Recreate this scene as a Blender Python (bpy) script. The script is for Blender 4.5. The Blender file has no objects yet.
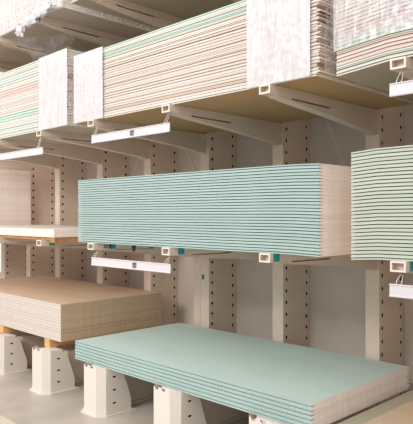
import bpy, math, random
from mathutils import Vector, noise
random.seed(7)
H = 1.604                      # camera height above the floor
F_PX, YAW, CY = 591.4, 0.787, 215.4
sc = bpy.context.scene
col = sc.collection

# ------------------------------------------------------------------ materials
def lin(c):
    return tuple(((v/255)/12.92 if v/255 <= .04045 else ((v/255+.055)/1.055)**2.4) for v in c)
def mat(name, rgb, rough=.7, var=0.0, noise_amt=.06, nscale=6, bump=0.0, stretch=(1,1,1), spec=.3, metal=0, rnd_hue=0):
    m = bpy.data.materials.new(name); m.use_nodes = True
    nt = m.node_tree; N = nt.nodes; L = nt.links
    b = N['Principled BSDF']; b.inputs['Roughness'].default_value = rough
    b.inputs['Specular IOR Level'].default_value = spec; b.inputs['Metallic'].default_value = metal
    c = lin(rgb)
    tc = N.new('ShaderNodeTexCoord'); mp = N.new('ShaderNodeMapping'); mp.inputs['Scale'].default_value = stretch
    nz = N.new('ShaderNodeTexNoise'); nz.inputs['Scale'].default_value = nscale; nz.inputs['Detail'].default_value = 4
    L.new(tc.outputs['Object'], mp.inputs[0]); L.new(mp.outputs[0], nz.inputs['Vector'])
    mr = N.new('ShaderNodeMapRange'); mr.inputs['From Min'].default_value = .25; mr.inputs['From Max'].default_value = .75
    mr.inputs['To Min'].default_value = 1-noise_amt; mr.inputs['To Max'].default_value = 1+noise_amt
    L.new(nz.outputs['Fac'], mr.inputs[0])
    hsv = N.new('ShaderNodeHueSaturation'); hsv.inputs['Color'].default_value = (*c, 1)
    oi = N.new('ShaderNodeObjectInfo')
    m2 = N.new('ShaderNodeMapRange'); m2.inputs['To Min'].default_value = 1-var; m2.inputs['To Max'].default_value = 1+var
    L.new(oi.outputs['Random'], m2.inputs[0])
    mu = N.new('ShaderNodeMath'); mu.operation = 'MULTIPLY'
    L.new(mr.outputs[0], mu.inputs[0]); L.new(m2.outputs[0], mu.inputs[1]); L.new(mu.outputs[0], hsv.inputs['Value'])
    L.new(hsv.outputs[0], b.inputs['Base Color'])
    if bump:
        bp = N.new('ShaderNodeBump'); bp.inputs['Strength'].default_value = bump; bp.inputs['Distance'].default_value = .01
        L.new(nz.outputs['Fac'], bp.inputs['Height']); L.new(bp.outputs[0], b.inputs['Normal'])
    return m
M = {}
M['green_face'] = mat('green_paper', (194,213,208), .75, .02, .04, 2.5, stretch=(.6,2,1))
M['green_edge'] = mat('green_edge_paper', (164,187,186), .7, .04, .04, 3)
M['lime_edge'] = mat('pale_green_edge_paper', (184,194,182), .7, .04, .04, 3)
M['gyps'] = mat('gypsum_core', (250,238,230), .85, .05, .06, 30)
M['cream_edge'] = mat('cream_edge_paper', (212,206,201), .75, .07, .06, 4, stretch=(.3,1,1))
M['pink_edge'] = mat('pink_edge_paper', (209,184,180), .75, .07, .06, 4, stretch=(.3,1,1))
M['tan_edge'] = mat('tan_edge_paper', (198,186,175), .75, .08, .06, 4, stretch=(.3,1,1))
M['mint_edge'] = mat('mint_edge_paper', (188,208,200), .75, .06, .06, 4, stretch=(.3,1,1))
M['brown_back'] = mat('brown_backing_paper', (184,152,112), .85, .03, .05, 3)
M['grey_back'] = mat('grey_green_backing_paper', (176,170,150), .85, .03, .05, 3)
M['tan_face'] = mat('tan_fibre_face', (212,186,160), .7, .03, .07, 3, stretch=(.4,3,1))
M['stone_edge'] = mat('pale_stone_edge', (209,201,194), .85, .05, .05, 20)
M['ochre_end'] = mat('ochre_cut_end', (196,174,146), .85, .06, .08, 25)
M['white_face'] = mat('white_paper', (236,228,223), .6, .03, .03, 3)
M['rack_pale'] = mat('pale_rack_strip', (215,196,186),.5)
M['rack'] = mat('beige_rack_paint', (216,200,186), .5, .02, .05, 4, spec=.4)
M['rack_web'] = mat('beige_rack_paint_perforated', (226,207,191), .55, .02, .06, 4, spec=.4)
M['stand'] = mat('cream_powder_coat', (224,217,209), .45, .02, .03, 4, spec=.4)
M['panel'] = mat('grey_back_panel_paint', (210,199,190), .7, .03, .08, 2)
M['hole'] = mat('painted_hole_shade', (40,30,26), .9)  # dark colour painted in for the shade inside the holes
M['rail'] = mat('white_plastic_rail', (209,205,212), .4, .02, .02, 3)
M['label'] = mat('grey_label_paper', (160,155,160), .6)
M['ink'] = mat('dark_print', (60,56,60), .6)
M['sticker'] = mat('white_sticker', (221,214,206), .5)
M['teal'] = mat('teal_sticker', (40,150,160), .5)
M['wood'] = mat('raw_timber', (232,188,130), .75, .08, .18, 9, stretch=(1,1,6))
M['dwood'] = mat('rough_brown_timber', (176,134,92), .8, .08, .3, 12, stretch=(1,3,1))
M['wire'] = mat('clear_wire', (215,210,200), .3, metal=.3)
M['strap'] = mat('dark_strap', (70,66,52), .6)
M['card'] = mat('pale_sticker_card', (205,196,190), .6)

def floor_mat():
    m = mat('polished_concrete', (184,174,165), .42, 0, .22, 2.2, bump=.03, spec=.45)
    return m
M['floor'] = floor_mat()
M['line'] = mat('cream_floor_paint', (209,200,184), .6)

def film_mat(name, lo, hi, scale=(1,1,1), tint=(223,221,226), trans=.08):
    m = bpy.data.materials.new(name); m.use_nodes = True
    nt = m.node_tree; N = nt.nodes; L = nt.links
    b = N['Principled BSDF']; b.inputs['Base Color'].default_value = (*lin(tint), 1); b.inputs['Roughness'].default_value = .2
    b.inputs['Specular IOR Level'].default_value = .6
    tc = N.new('ShaderNodeTexCoord'); mp = N.new('ShaderNodeMapping'); mp.inputs['Scale'].default_value = scale
    nz = N.new('ShaderNodeTexNoise'); nz.inputs['Scale'].default_value = 9; nz.inputs['Detail'].default_value = 6; nz.inputs['Distortion'].default_value = 1.2
    L.new(tc.outputs['Object'], mp.inputs[0]); L.new(mp.outputs[0], nz.inputs['Vector'])
    mr = N.new('ShaderNodeMapRange'); mr.inputs['From Min'].default_value = .35; mr.inputs['From Max'].default_value = .65
    mr.inputs['To Min'].default_value = lo; mr.inputs['To Max'].default_value = hi
    L.new(nz.outputs['Fac'], mr.inputs[0])
    bp = N.new('ShaderNodeBump'); bp.inputs['Strength'].default_value = .2; bp.inputs['Distance'].default_value = .005
    L.new(nz.outputs['Fac'], bp.inputs['Height']); L.new(bp.outputs[0], b.inputs['Normal'])
    tl = N.new('ShaderNodeBsdfTranslucent'); tl.inputs[0].default_value = (*lin(tint), 1)
    tr = N.new('ShaderNodeBsdfTransparent')
    m1 = N.new('ShaderNodeMixShader'); m1.inputs[0].default_value = trans; L.new(b.outputs[0], m1.inputs[1]); L.new(tl.outputs[0], m1.inputs[2])
    m2 = N.new('ShaderNodeMixShader'); L.new(mr.outputs[0], m2.inputs[0]); L.new(tr.outputs[0], m2.inputs[1]); L.new(m1.outputs[0], m2.inputs[2])
    L.new(m2.outputs[0], N['Material Output'].inputs[0])
    return m
M['film'] = film_mat('milky_stretch_film', .72, .92, (3.2,1,.45))
M['film_thin'] = film_mat('clear_stretch_film', .08, .6, (1,1.5,3))
M['film_mid'] = film_mat('layered_stretch_film', .25, .58, (3.2,1,.4))

# ------------------------------------------------------------------ mesh helpers
class MB:
    def __init__(s): s.v=[]; s.f=[]; s.m=[]
    def poly(s, pts, mi=0):
        n=len(s.v); s.v += [tuple(p) for p in pts]; s.f.append(tuple(range(n,n+len(pts)))); s.m.append(mi)
    def box(s, x0,x1,y0,y1,z0,z1, mi=0):
        n=len(s.v)
        s.v += [(x0,y0,z0),(x1,y0,z0),(x1,y1,z0),(x0,y1,z0),(x0,y0,z1),(x1,y0,z1),(x1,y1,z1),(x0,y1,z1)]
        for q in ((0,3,2,1),(4,5,6,7),(0,1,5,4),(1,2,6,5),(2,3,7,6),(3,0,4,7)):
            s.f.append(tuple(n+i for i in q)); s.m.append(mi)
    def prism_x(s, prof, x0, x1, mi=0):      # prof: list of (y,z)
        n=len(s.v); k=len(prof)
        s.v += [(x0,y,z) for y,z in prof]+[(x1,y,z) for y,z in prof]
        s.f.append(tuple(n+i for i in range(k))); s.m.append(mi)
        s.f.append(tuple(n+k+i for i in reversed(range(k)))); s.m.append(mi)
        for i in range(k):
            j=(i+1)%k; s.f.append((n+i,n+k+i,n+k+j,n+j)); s.m.append(mi)
    def prism_z(s, prof, z0, z1, mi=0, caps=True):
        n=len(s.v); k=len(prof)
        s.v += [(x,y,z0) for x,y in prof]+[(x,y,z1) for x,y in prof]
        if caps:
            s.f.append(tuple(n+i for i in reversed(range(k)))); s.m.append(mi)
            s.f.append(tuple(n+k+i for i in range(k))); s.m.append(mi)
        for i in range(k):
            j=(i+1)%k; s.f.append((n+i,n+j,n+k+j,n+k+i)); s.m.append(mi)
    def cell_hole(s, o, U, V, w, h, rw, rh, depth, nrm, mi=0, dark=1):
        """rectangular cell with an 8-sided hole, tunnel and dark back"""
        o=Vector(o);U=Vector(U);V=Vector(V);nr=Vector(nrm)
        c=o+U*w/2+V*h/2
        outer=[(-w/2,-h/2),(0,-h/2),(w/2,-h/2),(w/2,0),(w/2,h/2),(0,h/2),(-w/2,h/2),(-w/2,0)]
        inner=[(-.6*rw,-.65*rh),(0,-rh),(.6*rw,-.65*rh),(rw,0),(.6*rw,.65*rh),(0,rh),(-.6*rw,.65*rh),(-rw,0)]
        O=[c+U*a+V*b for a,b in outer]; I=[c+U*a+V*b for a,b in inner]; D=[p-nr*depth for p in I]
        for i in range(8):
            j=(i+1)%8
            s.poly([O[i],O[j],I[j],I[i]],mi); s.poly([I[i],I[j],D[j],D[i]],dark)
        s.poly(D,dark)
    def tube(s, pts, r, n=6, mi=0):
        pts=[Vector(p) for p in pts]; rings=[]
        for i,p in enumerate(pts):
            t=(pts[min(i+1,len(pts)-1)]-pts[max(i-1,0)]).normalized()
            a=t.orthogonal().normalized(); b=t.cross(a)
            base=len(s.v); s.v+=[tuple(p+(a*math.cos(k*2*math.pi/n)+b*math.sin(k*2*math.pi/n))*r) for k in range(n)]
            rings.append(base)
        for a,b in zip(rings,rings[1:]):
            for k in range(n):
                s.f.append((a+k,a+(k+1)%n,b+(k+1)%n,b+k)); s.m.append(mi)
        s.f.append(tuple(rings[0]+k for k in range(n))); s.m.append(mi)
        s.f.append(tuple(rings[-1]+k for k in range(n))); s.m.append(mi)
    def mesh(s, name, mats, smooth=False, recalc=True):
        me=bpy.data.meshes.new(name); me.from_pydata(s.v,[],s.f)
        for m in mats: me.materials.append(m)
        me.polygons.foreach_set('material_index', s.m)
        if recalc:
            import bmesh
            bm=bmesh.new(); bm.from_mesh(me); bmesh.ops.remove_doubles(bm,verts=bm.verts,dist=1e-5)
            bmesh.ops.recalc_face_normals(bm,faces=bm.faces); bm.to_mesh(me); bm.free()
        if smooth:
            me.polygons.foreach_set('use_smooth',[True]*len(me.polygons))
        me.update(); return me

def put(name, me, parent=None, loc=(0,0,0)):
    o=bpy.data.objects.new(name,me); col.objects.link(o); o.parent=parent; o.location=loc; return o
def tag(o, label=None, cat=None, group=None, kind=None):
    if label: o['label']=label
    if cat: o['category']=cat
    if group: o['group']=group
    if kind: o['kind']=kind
    return o
def copy_tree(o, parent=None):
    c=o.copy(); col.objects.link(c); c.parent=parent
    for ch in list(o.children): copy_tree(ch,c)
    return c
ORD=['zeroth','first','second','third','fourth','fifth','sixth','seventh','eighth','ninth','tenth','eleventh','twelfth','thirteenth','fourteenth','fifteenth','sixteenth','seventeenth','eighteenth','nineteenth']
TEN={20:'twent',30:'thirt',40:'fort',50:'fift',60:'sixt'}
def ordinal(n):
    if n<20: return ORD[n]
    t=n//10*10; r=n%10
    return TEN[t]+'ieth' if r==0 else TEN[t]+'y-'+ORD[r]

# ------------------------------------------------------------------ boards
def board_mesh(name, L, W, t, flip, mats, taper=.0024, bend=None, segs=1, x0=0):
    """plasterboard lying flat: local x 0..L, y 0..W, z 0..t; face paper on top (or below when flipped)."""
    prof=[(0.0,0.0),(W,0.0),(W,t-taper),(W-.05,t),(.05,t),(0.0,t-taper)]
    pm=[1,2,0,0,0,2]               # segment materials: back, rear edge, taper, face, taper, front edge
    if flip: prof=[(y,t-z) for y,z in prof]
    mb=MB(); k=len(prof); st=[L*i/segs for i in range(segs+1)]
    for x in st:
        dz=bend(x0+x) if bend else 0
        mb.v+=[(x,y,z+dz) for y,z in prof]
    for s in range(segs):
        for i in range(k):
            j=(i+1)%k; mb.f.append((s*k+i,s*k+j,(s+1)*k+j,(s+1)*k+i)); mb.m.append(pm[i])
    mb.f.append(tuple(range(k))); mb.m.append(3)
    mb.f.append(tuple(segs*k+i for i in range(k))); mb.m.append(3)
    return mb.mesh(name,mats)

def stack(name, cat, x0, y0, z0, L, W, t, n, palette, desc, group, where, jx=.003, jy=.002, bend=None, segs=1, taper=.0024, gap=.0002):
    """palette(i from bottom)-> key in SETS ; every board is its own object"""
    cache={}; z=z0
    for i in range(n):
        key=palette(i,n); flip=(i%2==1)
        if (key,flip) not in cache:
            cache[(key,flip)]=board_mesh(name,L,W,t,flip,SETS[key],taper,bend,segs,x0)
        o=put(name,cache[(key,flip)],None,(x0+random.uniform(-jx,jx),y0+random.uniform(-jy,jy),z+H))
        k=n-i
        pos='topmost' if k==1 else 'bottommost' if i==0 else ordinal(k)+' from the top'
        d=desc(key) if callable(desc) else desc
        tag(o,d+', '+pos+' '+where,cat,group)
        z+=t+gap
    return z
SETS={
 'paleback':[M['white_face'],M['tan_edge'],M['cream_edge'],M['gyps']],
 'green':[M['green_face'],M['green_face'],M['green_edge'],M['gyps']],
 'lime':[M['lime_edge'],M['grey_back'],M['lime_edge'],M['gyps']],
 'cream':[M['white_face'],M['brown_back'],M['cream_edge'],M['gyps']],
 'tan':[M['tan_edge'],M['brown_back'],M['tan_edge'],M['ochre_end']],
 'pink':[M['pink_edge'],M['grey_back'],M['pink_edge'],M['ochre_end']],
 'mint':[M['mint_edge'],M['grey_back'],M['mint_edge'],M['gyps']],
 'greymint':[M['cream_edge'],M['grey_back'],M['cream_edge'],M['gyps']],
 'stone':[M['tan_face'],M['tan_face'],M['stone_edge'],M['ochre_end']],
 'white':[M['white_face'],M['white_face'],M['white_face'],M['gyps']],
}
# low green stack in front
stack('green_plasterboard','plasterboard',-4.399,2.79,-1.231,2.44,1.20,.0128,12,lambda i,n:'green',
      'wide pale green plasterboard','green boards in the low stack','of the low green stack on cream stands',jx=.002,jy=.0015,taper=.0042)
# middle green stack
def bMG(x):
    d=x+2.215
    return -.006*(d/.31)**2 if d>0 else 0
stack('green_plasterboard','plasterboard',-4.352,2.79,-.2274,2.447,1.20,.0092,56,lambda i,n:'green',
      'blue-green plasterboard','green boards in the middle stack','of the middle green stack',jx=.002,jy=.001,bend=bMG,segs=14,taper=.0026)
def bRG(x):
    d=-1.475-x
    return -.013*(d/.245)**2 if d>0 else 0
stack('green_plasterboard','plasterboard',-1.70,2.79,-.2274,2.44,1.20,.0094,60,lambda i,n:'lime',
      'pale lime green plasterboard','lime green boards in the right stack','of the lime stack at right edge',jx=.0008,jy=.001,bend=bRG,segs=16,taper=.0026)
# wrapped stacks on the upper arms
def palUS(i,n):
    k=n-1-i
    if k in (0,1): return 'mint'
    if k in (2,3): return 'cream'
    if k in (4,5,6,7): return 'mint'
    r=random.Random(i//2*31+5).random()
    if i<4: return 'cream'
    return 'tan' if r<.38 else 'cream'
names={'paleback':'cream plasterboard','mint':'mint green plasterboard','cream':'cream plasterboard','tan':'beige plasterboard','pink':'reddish edged plasterboard','greymint':'pale grey plasterboard','lime':'pale green plasterboard'}
stack('plasterboard','plasterboard',-4.381,2.79,.7873,2.472,1.20,.0099,56,palUS,lambda k:names[k],
      'boards in the big wrapped upper stack','of the central film-wrapped upper stack',jx=.016,jy=.005,taper=.0022)
def palLS(i,n):
    r=random.Random(i//2*17+3).random()
    if i in (14,15,16,17,3,2): return 'mint'
    return 'greymint' if r<.35 else 'cream' if r<.75 else 'pink' if r<.82 else 'mint'
stack('plasterboard','plasterboard',-6.95,2.79,.787,2.44,1.20,.0126,52,palLS,lambda k:names[k],
      'boards in the left wrapped upper stack','of the left film-wrapped upper stack',jx=.008,jy=.004)
def palRT(i,n):
    if i<2: return 'greymint'
    if i in (2,3,12,13,14,15): return 'lime'
    r=random.Random(i//2*13+1).random()
    return 'pink' if r<.5 else 'greymint' if r<.8 else 'mint'
def bRT(x):
    d=-1.475-x
    return -.09*d if d>0 else .0
stack('plasterboard','plasterboard',-1.79,2.79,.789,2.44,1.20,.0100,52,palRT,lambda k:names[k],
      'boards in the right wrapped upper stack','of the upper right wrapped stack',jx=.002,jy=.004,gap=.0004,bend=bRT,segs=16)
# thick tan stack at lower left
stack('tan_gypsum_board','board',-7.157,2.842,-1.147,2.44,1.20,.0124,27,lambda i,n:'stone',
      'tan-faced board with pale stone edge','tan boards in the low left stack','of the low tan stack',jx=.002,jy=.001,taper=.0008)
# white slab at left of the middle level
stack('white_board','board',-7.184,2.79,-.199,2.44,1.20,.0120,6,lambda i,n:'white',
      'thick white board','white boards on the timber bearers','of the thin white slab at middle left',jx=.002,jy=.001,taper=.0008)
# far left stack, its short end showing behind the white slab
stack('white_board','board',-9.83,2.79,-.226,2.44,1.20,.0249,33,lambda i,n:'white',
      'off-white board seen end-on','boards in the far left stack','of the far left stack above slab',jx=.004,jy=.002,taper=.001)
# top level
stack('plasterboard','plasterboard',-7.02,2.79,1.84,2.42,1.20,.0126,40,lambda i,n:'paleback' if i<30 else 'greymint',lambda k:names[k],
      'boards in the top left wrapped stack','of the topmost left wrapped stack',jx=.006,jy=.003)
def palT(i,n): return 'lime'
stack('plasterboard','plasterboard',-4.46,2.79,1.84,2.44,1.20,.0126,20,palT,lambda k:'green-backed plasterboard',
      'boards in the top green-backed stack','of the top stack above centre',jx=.006,jy=.003)
# low stack just right of the big green one
stack('green_plasterboard','plasterboard',-1.890,2.79,-1.231,2.44,1.20,.0128,2,lambda i,n:'lime',
      'pale green plasterboard','green boards at the bottom right corner','of the bottom right corner stack',jx=.001,jy=.001)
SETS['beigeface']=[M['tan_face'],M['tan_face'],M['cream_edge'],M['gyps']]
o=put('beige_plasterboard',board_mesh('beige_plasterboard',2.3,1.2,.0125,False,SETS['beigeface']),None,(-1.765,2.79,-1.2048+H))
tag(o,'beige plasterboard lying over the pale green sheets in the bottom right corner','plasterboard')

# ------------------------------------------------------------------ cantilever uprights
CX=[-.57,-1.475,-2.345,-3.25,-4.15,-5.03,-5.92,-6.87,-7.64,-8.40]
CW=.115; CY0,CY1=4.055,4.46; CTOP=2.75
def column_mesh():
    mb=MB(); z0,z1=0,CTOP+H
    # left, back, top faces
    mb.poly([(0,CY0,z0),(0,CY0,z1),(0,CY1,z1),(0,CY1,z0)]); mb.poly([(0,CY1,z0),(0,CY1,z1),(CW,CY1,z1),(CW,CY1,z0)])
    mb.poly([(0,CY0,z1),(CW,CY0,z1),(CW,CY1,z1),(0,CY1,z1)])
    # front flange with slightly raised lips
    mb.poly([(0,CY0,z0),(CW,CY0,z0),(CW,CY0,z1),(0,CY0,z1)])
    # perforated web facing right
    bands=[(CY0,CY0+.02,None),(CY0+.02,CY0+.07,0.0),(CY0+.07,CY0+.315,None),(CY0+.315,CY0+.365,.05),(CY0+.365,CY1,None)]
    for a,b,off in bands:
        if off is None:
            mb.poly([(CW,a,z0),(CW,b,z0),(CW,b,z1),(CW,a,z1)],2)
        else:
            z=z0
            if off: mb.poly([(CW,a,z),(CW,b,z),(CW,b,z+off),(CW,a,z+off)],2); z+=off
            while z+.1<=z1:
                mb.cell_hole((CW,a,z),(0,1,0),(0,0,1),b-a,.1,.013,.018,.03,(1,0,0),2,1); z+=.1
            mb.poly([(CW,a,z),(CW,b,z),(CW,b,z1),(CW,a,z1)],2)
    return mb.mesh('column',[M['rack'],M['hole'],M['rack_web']])
COLM=column_mesh()
def arm_mesh():
    mb=MB(); w=.084
    # square tube with an open end  (local z: 0 = top of arm)
    h=.055; y0=2.765; th=.008
    mb.box(0,w,y0,CY0,-th,0); mb.box(0,w,y0,CY0,-h,-h+th)
    mb.box(0,th,y0,CY0,-h+th,-th); mb.box(w-th,w,y0,CY0,-h+th,-th)
    mb.box(th,w-th,y0+.035,y0+.04,-h+th,-th)
    # tapered gusset below, slot left open between tube and gusset
    mb.prism_x([(2.84,-.0552),(2.98,-.0552),(2.99,-.065),(3.40,-.069),(3.42,-.0552),(CY0,-.0552),(CY0,-.18),(4.00,-.18),(3.93,-.165),(3.45,-.115),(2.99,-.078),(2.84,-.063)],.008,w-.008)
    mb.box(-.006,w+.006,CY0-.006,CY0,-.20,.02)      # end plate bolted to the column
    for yy in (CY0+.03,): pass
    return mb.mesh('arm',[M['rack']])
ARMM=arm_mesh()
def rim_mesh():
    mb=MB(); w=.084; h=.055; y0=2.757; t=.010
    mb.box(0,w,y0,y0+.0079,-t,0); mb.box(0,w,y0,y0+.0079,-h,-h+t); mb.box(0,t,y0,y0+.0079,-h+t,-t); mb.box(w-t,w,y0,y0+.0079,-h+t,-t)
    return mb.mesh('end_rim',[M['sticker']])
RIMM=rim_mesh()
def bolt_mesh():
    mb=MB(); 
    pts=[(.018*math.cos(k*math.pi/3),.018*math.sin(k*math.pi/3)) for k in range(6)]
    n=len(mb.v); mb.v+=[(0,a,b) for a,b in pts]+[(.012,a,b) for a,b in pts]
    mb.f+= [tuple(range(6)),tuple(range(6,12))]+[(i,(i+1)%6,6+(i+1)%6,6+i) for i in range(6)]; mb.m+=[0]*8
    return mb.mesh('bolt',[M['rack']])
BOLTM=bolt_mesh()
def stand_mesh():
    """folded-plate foot carrying the lowest load; local x centred, z 0 = floor, y 0 = front"""
    mb=MB(); h=.362; hx=.138; hr=h+.022
    # front face and chamfers (thin folded plate), notched rim
    plan=[(-hx,.31),(-hx,.06),(-.085,0),(.085,0),(hx,.06),(hx,.31)]
    def wallq(p,q,z0,z1): mb.poly([(p[0],p[1],z0),(q[0],q[1],z0),(q[0],q[1],z1),(p[0],p[1],z1)])
    for p,q in ((plan[1],plan[2]),(plan[4],plan[3])): mb.poly([(p[0],p[1],0),(q[0],q[1],0),(q[0],q[1],hr),(p[0],p[1],hr-.004)])
    # front face with two rounded notches in its rim
    f=[(-.085,0),(.085,0),(.085,hr),(.062,hr+.004),(.048,hr+.002),(.040,hr-.018),(.012,hr-.020),(.002,hr-.004),(-.012,hr+.004),(-.030,hr+.002),(-.040,hr-.018),(-.062,hr-.018),(-.072,hr-.002),(-.085,hr)]
    mb.poly([(x,0,z) for x,z in f])
    # sides: slope from the top back corner down to the foot, slots
    for sx in (-1,1):
        x=sx*hx
        ys=.115; w=.05; n=(sx,0,0)
        mb.poly([(x,.06,0),(x,ys,0),(x,ys,h-.006),(x,.088,h-.002),(x,.082,hr-.006),(x,.06,hr-.004)])
        z=0
        for hh,hole in ((.065,0),(.04,1),(.065,0),(.04,1),(.065,0),(.04,1),(h-.012-.315,0)):
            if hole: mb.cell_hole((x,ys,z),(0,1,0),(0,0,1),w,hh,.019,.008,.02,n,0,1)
            else: mb.poly([(x,ys,z),(x,ys+w,z),(x,ys+w,z+hh),(x,ys,z+hh)])
            z+=hh
        mb.poly([(x,ys+w,0),(x,.31,0),(x,.31,.09),(x,.22,h-.012),(x,ys+w,h-.012)])
    # top plate sunk a little, back plate on the slope
    mb.poly([(-hx,.06,h-.03),(-.085,.001,h-.03),(.085,.001,h-.03),(hx,.06,h-.03),(hx,.216,h-.03),(-hx,.216,h-.03)],0)
    mb.cell_hole((-.085,.008,h-.006),(1,0,0),(0,1,0),.085,.078,.026,.012,.03,(0,0,1),0,1); mb.cell_hole((0,.008,h-.006),(1,0,0),(0,1,0),.085,.078,.026,.012,.03,(0,0,1),0,1)
    mb.box(-.10,.10,.088,.21,h-.03,h-.0005)
    mb.poly([(-hx,.22,h-.012),(hx,.22,h-.012),(hx,.31,.09),(-hx,.31,.09)])
    mb.poly([(-hx,.31,0),(hx,.31,0),(hx,.31,.09),(-hx,.31,.09)])
    return mb.mesh('foot',[M['stand'],M['hole']],recalc=False)
STM=stand_mesh()
def plate_mesh():
    mb=MB(); mb.prism_z([(-.165,.34),(-.165,.045),(-.10,-.022),(.10,-.022),(.165,.045),(.165,.34)],0,.008)
    return mb.mesh('base_plate',[M['stand']])
PLM=plate_mesh()
def beam_mesh():
    mb=MB(); mb.box(.012,CW-.012,3.05,CY0-.001,0,.31); mb.box(-.02,CW+.02,3.10,CY0-.001,0,.010)
    return mb.mesh('base_beam',[M['rack']])
BEM=beam_mesh()
ARMZ=[-.228,.787,1.84]
FOOTX={-1.475:-1.37,-2.345:-2.26,-3.25:-3.155,-4.15:-4.04,-5.03:-4.89,-5.92:-5.79,-6.87:-6.80,-.57:-.47}
where={-.57:'rack upright beyond the right edge under the lime stack',
 -1.475:'beige rack upright whose arm carries the left end of the lime stack',
 -2.345:'beige perforated rack upright rising behind the right end of low green stack',
 -3.25:'beige perforated rack upright rising behind the centre of the low green stack',
 -4.15:'beige rack upright with a small teal sticker, behind left corner of low green stack',
 -5.03:'beige rack upright beside the right rear corner of the tan stack',
 -5.92:'beige rack upright behind the middle stack left end, above tan boards',
 -6.87:'beige rack upright left of the middle green stack, above tan boards',
 -7.64:'beige rack upright second from left above the tan boards',
 -8.40:'leftmost beige rack upright above the tan boards'}
for cx in CX:
    r=bpy.data.objects.new('rack_upright',None); col.objects.link(r); r.location=(cx,0,0)
    tag(r,where[cx],'rack upright','perforated uprights of the cantilever rack')
    put('column',COLM,r)
    for az in ARMZ:
        a=put('arm',ARMM,r,({-4.15:-.01,-5.03:.025,-1.475:.018}.get(cx,.03),0,az+H))
        if az!=1.84 or cx<-4: put('end_rim',RIMM,a)
        b=put('bolt',BOLTM,r,(CW+.0003,CY0+.06,az-.07+H+ .0))
        if az<0 and cx>-5.5:
            yy={-.57:2.83,-1.475:2.80,-2.345:2.79,-3.25:2.84,-4.15:2.92,-5.03:2.84}[cx]
            mb=MB(); mb.box(.0842,.0855,yy,yy+.06,-.052,-.003); s=put('sticker',mb.mesh('sticker',[M['teal']]),a); s['label']='small teal sticker'
            if cx==-4.15:
                mb=MB(); mb.box(.0842,.0855,2.855,2.93,-.05,-.006)
                for k in range(4): mb.box(.0855,.0859,2.862+k*.017,2.871+k*.017,-.044,-.012,1)
                s=put('sticker',mb.mesh('sticker',[M['card'],M['ink']]),a); s['label']='pale printed sticker'
    if cx in FOOTX:
        fx=FOOTX[cx]-cx
        put('base_beam',BEM,r,(0,0,0))
        put('foot',STM,r,(fx,2.70,.0085)); put('base_plate',PLM,r,(fx,2.70,0))
    if cx==-4.15:
        mb=MB(); mb.box(-.10,-.002,CY0,CY0+.02,0,H-.22); s=put('cover_strip',mb.mesh('cover_strip',[M['rack_pale']]),r); s['label']='pale pinkish cover strip beside the column'
        mb=MB(); mb.box(.018,.052,CY0-.0015,CY0-.0002,-.625+H,-.575+H); mb.box(.026,.044,CY0-.0019,CY0-.0015,-.61+H,-.59+H,1)
        s=put('sticker',mb.mesh('sticker',[M['teal'],M['ink']]),r); s['label']='small teal sticker with dark mark'
# diagonal bracing rods between uprights
RODS=[(1.2,-.2),(-.2,1.2),(1.5,-.27),(-.3,1.2),(1.3,0),(-.2,1.3),(1.3,0),(0,1.3),(1.3,0)]
for i,(xr,xl) in enumerate(list(zip(CX,CX[1:]))[:6]):
    mb=MB(); mb.tube([(xl+CW+.010,4.25,RODS[i][0]+H),(xr-.012,4.25,RODS[i][1]+H)],.009,6)
    o=put('brace_rod',mb.mesh('brace_rod',[M['rack']]))
    near=['right edge of the picture','right end of the middle green stack','centre of the middle green stack','left half of the middle green stack','left end of the middle green stack','white slab right end','white slab','far left board stack','far left corner'][i]
    tag(o,'thin diagonal bracing rod between two uprights behind '+near,'brace')
# back panels closing the bays
for i,(xr,xl) in enumerate(zip(CX,CX[1:])):
    mb=MB(); a=xl+CW+.002; b=xr-.002; y=4.446
    mb.box(a,b,y,y+.012,0,H+2.7)
    o=put('back_panel',mb.mesh('back_panel',[M['panel']]))
    near=['the lime stack','the right half of the low green stack','the centre of the low green stack','the left end of the low green stack','the tan stack right rear corner','the left end of the middle green stack','the white slab','the far left stack end','the far left edge'][i]
    tag(o,'flat greige panel closing the bay behind '+near,'panel','back panels of the rack')

# ------------------------------------------------------------------ timber
def timber(x0,x1,y0,y1,z0,z1,label,name='timber_bearer',m='wood',group=None):
    mb=MB(); e=.003
    mb.prism_z([(x0+e,y0),(x1-e,y0),(x1,y0+e),(x1,y1-e),(x1-e,y1),(x0+e,y1),(x0,y1-e),(x0,y0+e)],z0+H,z1+H)
    o=put(name,mb.mesh(name,[M[m]])); tag(o,label,'timber',group); return o
timber(-5.03,-4.94,2.855,4.02,-1.2325,-1.1475,'square raw timber bearer on the cream stand under tan stack right end')
timber(-5.97,-5.88,2.855,4.02,-1.2325,-1.1475,'square raw timber bearer on the leftmost cream stand under tan stack')
timber(-6.88,-6.79,2.855,4.02,-1.2325,-1.1475,'square raw timber bearer under the hidden left end of tan stack')
timber(-7.18,-4.86,2.81,2.93,-.2275,-.2,'long flat rough plank along the front edge under the white slab',m='dwood')
timber(-7.18,-4.86,3.7,3.82,-.2275,-.2,'long flat rough plank along the rear under the white slab',m='dwood')
timber(-4.85,-4.755,2.80,3.98,-.25,-.2,'short cross plank under the right end of the white slab',m='dwood')

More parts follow.
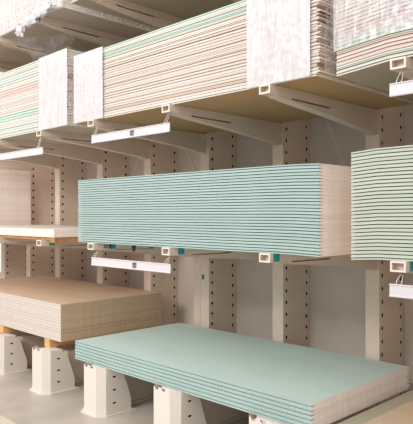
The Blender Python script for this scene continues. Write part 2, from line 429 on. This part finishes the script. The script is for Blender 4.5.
# ------------------------------------------------------------------ price rails
def rail(x0,x1,ztop,label,marks,hooks,arm_bottom):
    y=2.745
    mb=MB(); zt=ztop+H; zb=zt-.063
    mb.prism_x([(y,zb),(y-.006,zb-.002),(y-.010,zb+.003),(y-.007,zb+.008),(y-.005,zt-.008),(y-.010,zt-.003),(y-.006,zt+.002),(y,zt)],x0,x1)
    r=put('label_rail',mb.mesh('label_rail',[M['rail']])); tag(r,label,'price rail','white price rails hanging from the arms')
    for xm in marks:
        m2=MB(); m2.box(xm-.025,xm+.025,y-.0078,y-.0058,zb+.010,zt-.010)
        for k,(a,b,c,d) in enumerate(((.1,.35,.55,.9),(.45,.9,.62,.9),(.1,.9,.42,.5),(.15,.5,.1,.32),(.6,.85,.1,.32))):
            m2.box(xm-.025+.05*a,xm-.025+.05*b,y-.0084,y-.0078,zb+.010+.043*c,zb+.010+.043*d,1)
        s=put('price_label',m2.mesh('price_label',[M['label'],M['ink']]),r); s['label']='small grey printed label'
    for xh in hooks:
        m3=MB(); zz=arm_bottom+H-.004
        m3.tube([(xh-.012,y-.002,zt-.004),(xh-.014,y+.012,zt+.02),(xh-.008,y+.035,zz-.012),(xh,y+.042,zz-.002),(xh+.008,y+.035,zz-.012),(xh+.014,y+.012,zt+.02),(xh+.012,y-.002,zt-.004)],.0025,6)
        put('wire_hook',m3.mesh('wire_hook',[M['wire']],True),r)
rail(-4.075,-3.114,.65,'white price rail hanging below the central wrapped upper stack',[-3.54],[-4.05,-3.17],.732)
rail(-5.95,-4.856,.621,'white price rail hanging below the left wrapped upper stack',[],[-4.96,-5.84],.732)
rail(-4.075,-3.105,-.342,'white price rail hanging below the middle green stack',[-3.51],[-4.05,-3.16],-.283)
rail(-1.45,-.50,.657,'white price rail below the upper right wrapped stack',[],[-1.405,-.52],.732)
rail(-1.45,-.50,-.343,'white price rail hanging below the lime green stack',[],[-1.405,-.52],-.283)
# loose dark strap end under the middle stack
mb=MB(); mb.prism_x([(2.93,-.2285),(2.955,-.2285),(2.952,-.26),(2.94,-.292),(2.931,-.262)],-3.79,-3.765)
mb2=MB(); mb2.v=[(x,y,z+H) for x,y,z in mb.v]; mb2.f=mb.f; mb2.m=mb.m
tag(put('hanging_strap',mb2.mesh('hanging_strap',[M['strap']])),'dark pointed strap end dangling beneath the middle green stack','strap')

# ------------------------------------------------------------------ stretch film
def sheet(mb, P, nu, nv, amp, seed, mi=0, ripple=(3,14)):
    """P(u,v)->(point, normal)"""
    base=len(mb.v)
    for j in range(nv+1):
        for i in range(nu+1):
            u,v=i/nu,j/nv; p,n=P(u,v)
            d=abs(noise.noise(Vector((p[0]*ripple[0]+p[1]*ripple[0]+seed,p[2]*ripple[1]*.2,seed*1.7)))+.6*noise.noise(Vector((u*ripple[1],v*ripple[1],seed))))
            mb.v.append(tuple(Vector(p)+Vector(n)*(amp*d+.004)))
    for j in range(nv):
        for i in range(nu):
            a=base+j*(nu+1)+i; mb.f.append((a,a+1,a+nu+2,a+nu+1)); mb.m.append(mi)
def wrap(name,x0,x1,y0,y1,z0,z1,label,side=None,endgap=0,mats=('film','film_thin'),off=.010,seed=1,bend=None,under=True,z_end=None):
    mb=MB(); zf=lambda x:(bend(x) if bend else 0)
    a=off
    sheet(mb,lambda u,v:((x0+(x1-x0)*u,y0-a,z0+H+.002+(z1-z0+a)*v+zf(x0+(x1-x0)*u)),(0,-1,0)),60,60,.006,seed)
    sheet(mb,lambda u,v:((x0+(x1-x0)*u,y0-a+(.5)*v,z1+H+a+zf(x0+(x1-x0)*u)),(0,0,1)),30,20,.012,seed)
    if side:
        xs=x1+endgap+a+.004 if side>0 else x0-a-.004
        sheet(mb,lambda u,v:((xs,y0-a+(y1-y0+a)*u,z0+H+(z1-z0)*v),(side,0,0)),60,60,.020,seed+3,1,(8,30))
    o=put(name,mb.mesh(name,[M[mats[0]],M[mats[1]]],True,recalc=False)); tag(o,label,'plastic wrap'); return o
wrap('stretch_film',-2.43,-1.955,2.79,3.99,.787,1.352,'milky stretch film around the right end of the central upper stack',1,.07,seed=2)
wrap('stretch_film',-4.395,-3.97,2.79,3.99,.787,1.352,'milky stretch film around the left end of the central upper stack',-1,seed=5)
wrap('stretch_film',-4.99,-4.50,2.79,3.99,.787,1.445,'milky stretch film around the right end of the left upper stack',1,seed=8)
wrap('stretch_film',-1.80,-1.15,2.79,3.99,.92,1.335,'thin creased stretch film over the upper right stack',-1,mats=('film_mid','film_thin'),seed=11,bend=bRT)
wrap('stretch_film',-6.2,-4.585,2.79,3.99,1.842,2.35,'crumpled stretch film around the topmost left stack',1,mats=('film_mid','film_thin'),seed=14)
# bunched film at the bottom corner of the top stack
mb=MB()
def bunch(cx,cy,cz,rx,ry,rz,seed):
    b=len(mb.v); nu,nv=28,16
    for j in range(nv+1):
        for i in range(nu):
            th=2*math.pi*i/nu; ph=math.pi*j/nv
            d=Vector((math.sin(ph)*math.cos(th),math.sin(ph)*math.sin(th),math.cos(ph)))
            k=1+.55*noise.noise(d*2.6+Vector((seed,0,0)))
            mb.v.append((cx+d.x*rx*k,cy+d.y*ry*k,cz+d.z*rz*k))
    for j in range(nv):
        for i in range(nu):
            a=b+j*nu+i; c=b+j*nu+(i+1)%nu
            mb.f.append((a,c,c+nu,a+nu)); mb.m.append(0)
bunch(-5.06,2.715,1.81+H,.18,.03,.045,1); bunch(-4.85,2.715,1.845+H,.20,.03,.05,4); bunch(-5.22,2.71,1.75+H,.07,.03,.05,9)
tag(put('bunched_film',mb.mesh('bunched_film',[M['film']],True,recalc=False)),'bunched film hanging on the lower edge of the topmost left stack','plastic wrap')
# loose film sagging below the top stack
mb=MB()
A=Vector((-5.74,2.80,1.795+H)); B=Vector((-4.95,3.05,1.735+H))
def sag(u,v):
    top=A.lerp(B,u)
    low=top+Vector((0.05*math.sin(u*9),0.10*v,-.27*math.sin(math.pi*min(1,u*1.0)**1.25)))
    p=top.lerp(low,v); return p,(0.3,-1,.1)
sheet(mb,sag,40,20,.02,21,0,(6,20))
tag(put('loose_film',mb.mesh('loose_film',[film_mat('loose_clear_film',.05,.3,(2,2,1),trans=.5)],True,recalc=False)),'loose clear film sagging from the underside of the topmost left stack','plastic wrap')

# ------------------------------------------------------------------ setting
mb=MB(); mb.box(-16,4,-5,8,-.1,0)
tag(put('floor',mb.mesh('floor',[M['floor']])),kind='structure')
mb=MB(); mb.box(-9,1.5,2.02,2.178,.0002,.0015)
tag(put('floor_line',mb.mesh('floor_line',[M['line']])),'painted cream line on the concrete in the bottom left corner','floor marking')

mb=MB(); mb.box(-16,4,7.8,8,0,6)
tag(put('wall_back',mb.mesh('wall_back',[M['panel']])),kind='structure')
# ------------------------------------------------------------------ light
w=bpy.data.worlds.new('store_ambient_fill'); sc.world=w; w.use_nodes=True  # even ambient fill standing in for the store's general light
w.node_tree.nodes['Background'].inputs[0].default_value=(1.0,.95,.90,1); w.node_tree.nodes['Background'].inputs[1].default_value=.84
def area(name,loc,target,sx,sy,power,colr=(1,.96,.91)):
    l=bpy.data.lights.new(name,'AREA'); l.shape='RECTANGLE'; l.size=sx; l.size_y=sy; l.energy=power; l.color=colr
    o=bpy.data.objects.new(name,l); col.objects.link(o); o.location=loc
    o.rotation_euler=(Vector(target)-Vector(loc)).to_track_quat('-Z','Y').to_euler()
    return o
area('ceiling_or_fill_lamp',(-8.5,-.5,6.0),(-5,3,1),7,3,130)
area('ceiling_or_fill_lamp',(0.5,-3.5,5.5),(-3,3,1),7,3,100)
area('ceiling_or_fill_lamp',(-3.6,-3.2,4.4),(-6,4,1.2),2.5,1.5,230)  # added fill that brightens the left uprights, not one of the store's lamps

# ------------------------------------------------------------------ camera
cd=bpy.data.cameras.new('camera'); cam=bpy.data.objects.new('camera',cd); col.objects.link(cam)
cd.sensor_fit='HORIZONTAL'; cd.sensor_width=36; cd.lens=F_PX/413*36; cd.shift_y=(CY-212)/413
cam.location=(0,0,H); cam.rotation_euler=(math.pi/2,0,YAW); cd.clip_start=.05
sc.camera=cam
sc.view_settings.view_transform='Standard'; sc.view_settings.look='None'; sc.view_settings.gamma=1; sc.view_settings.exposure=.20
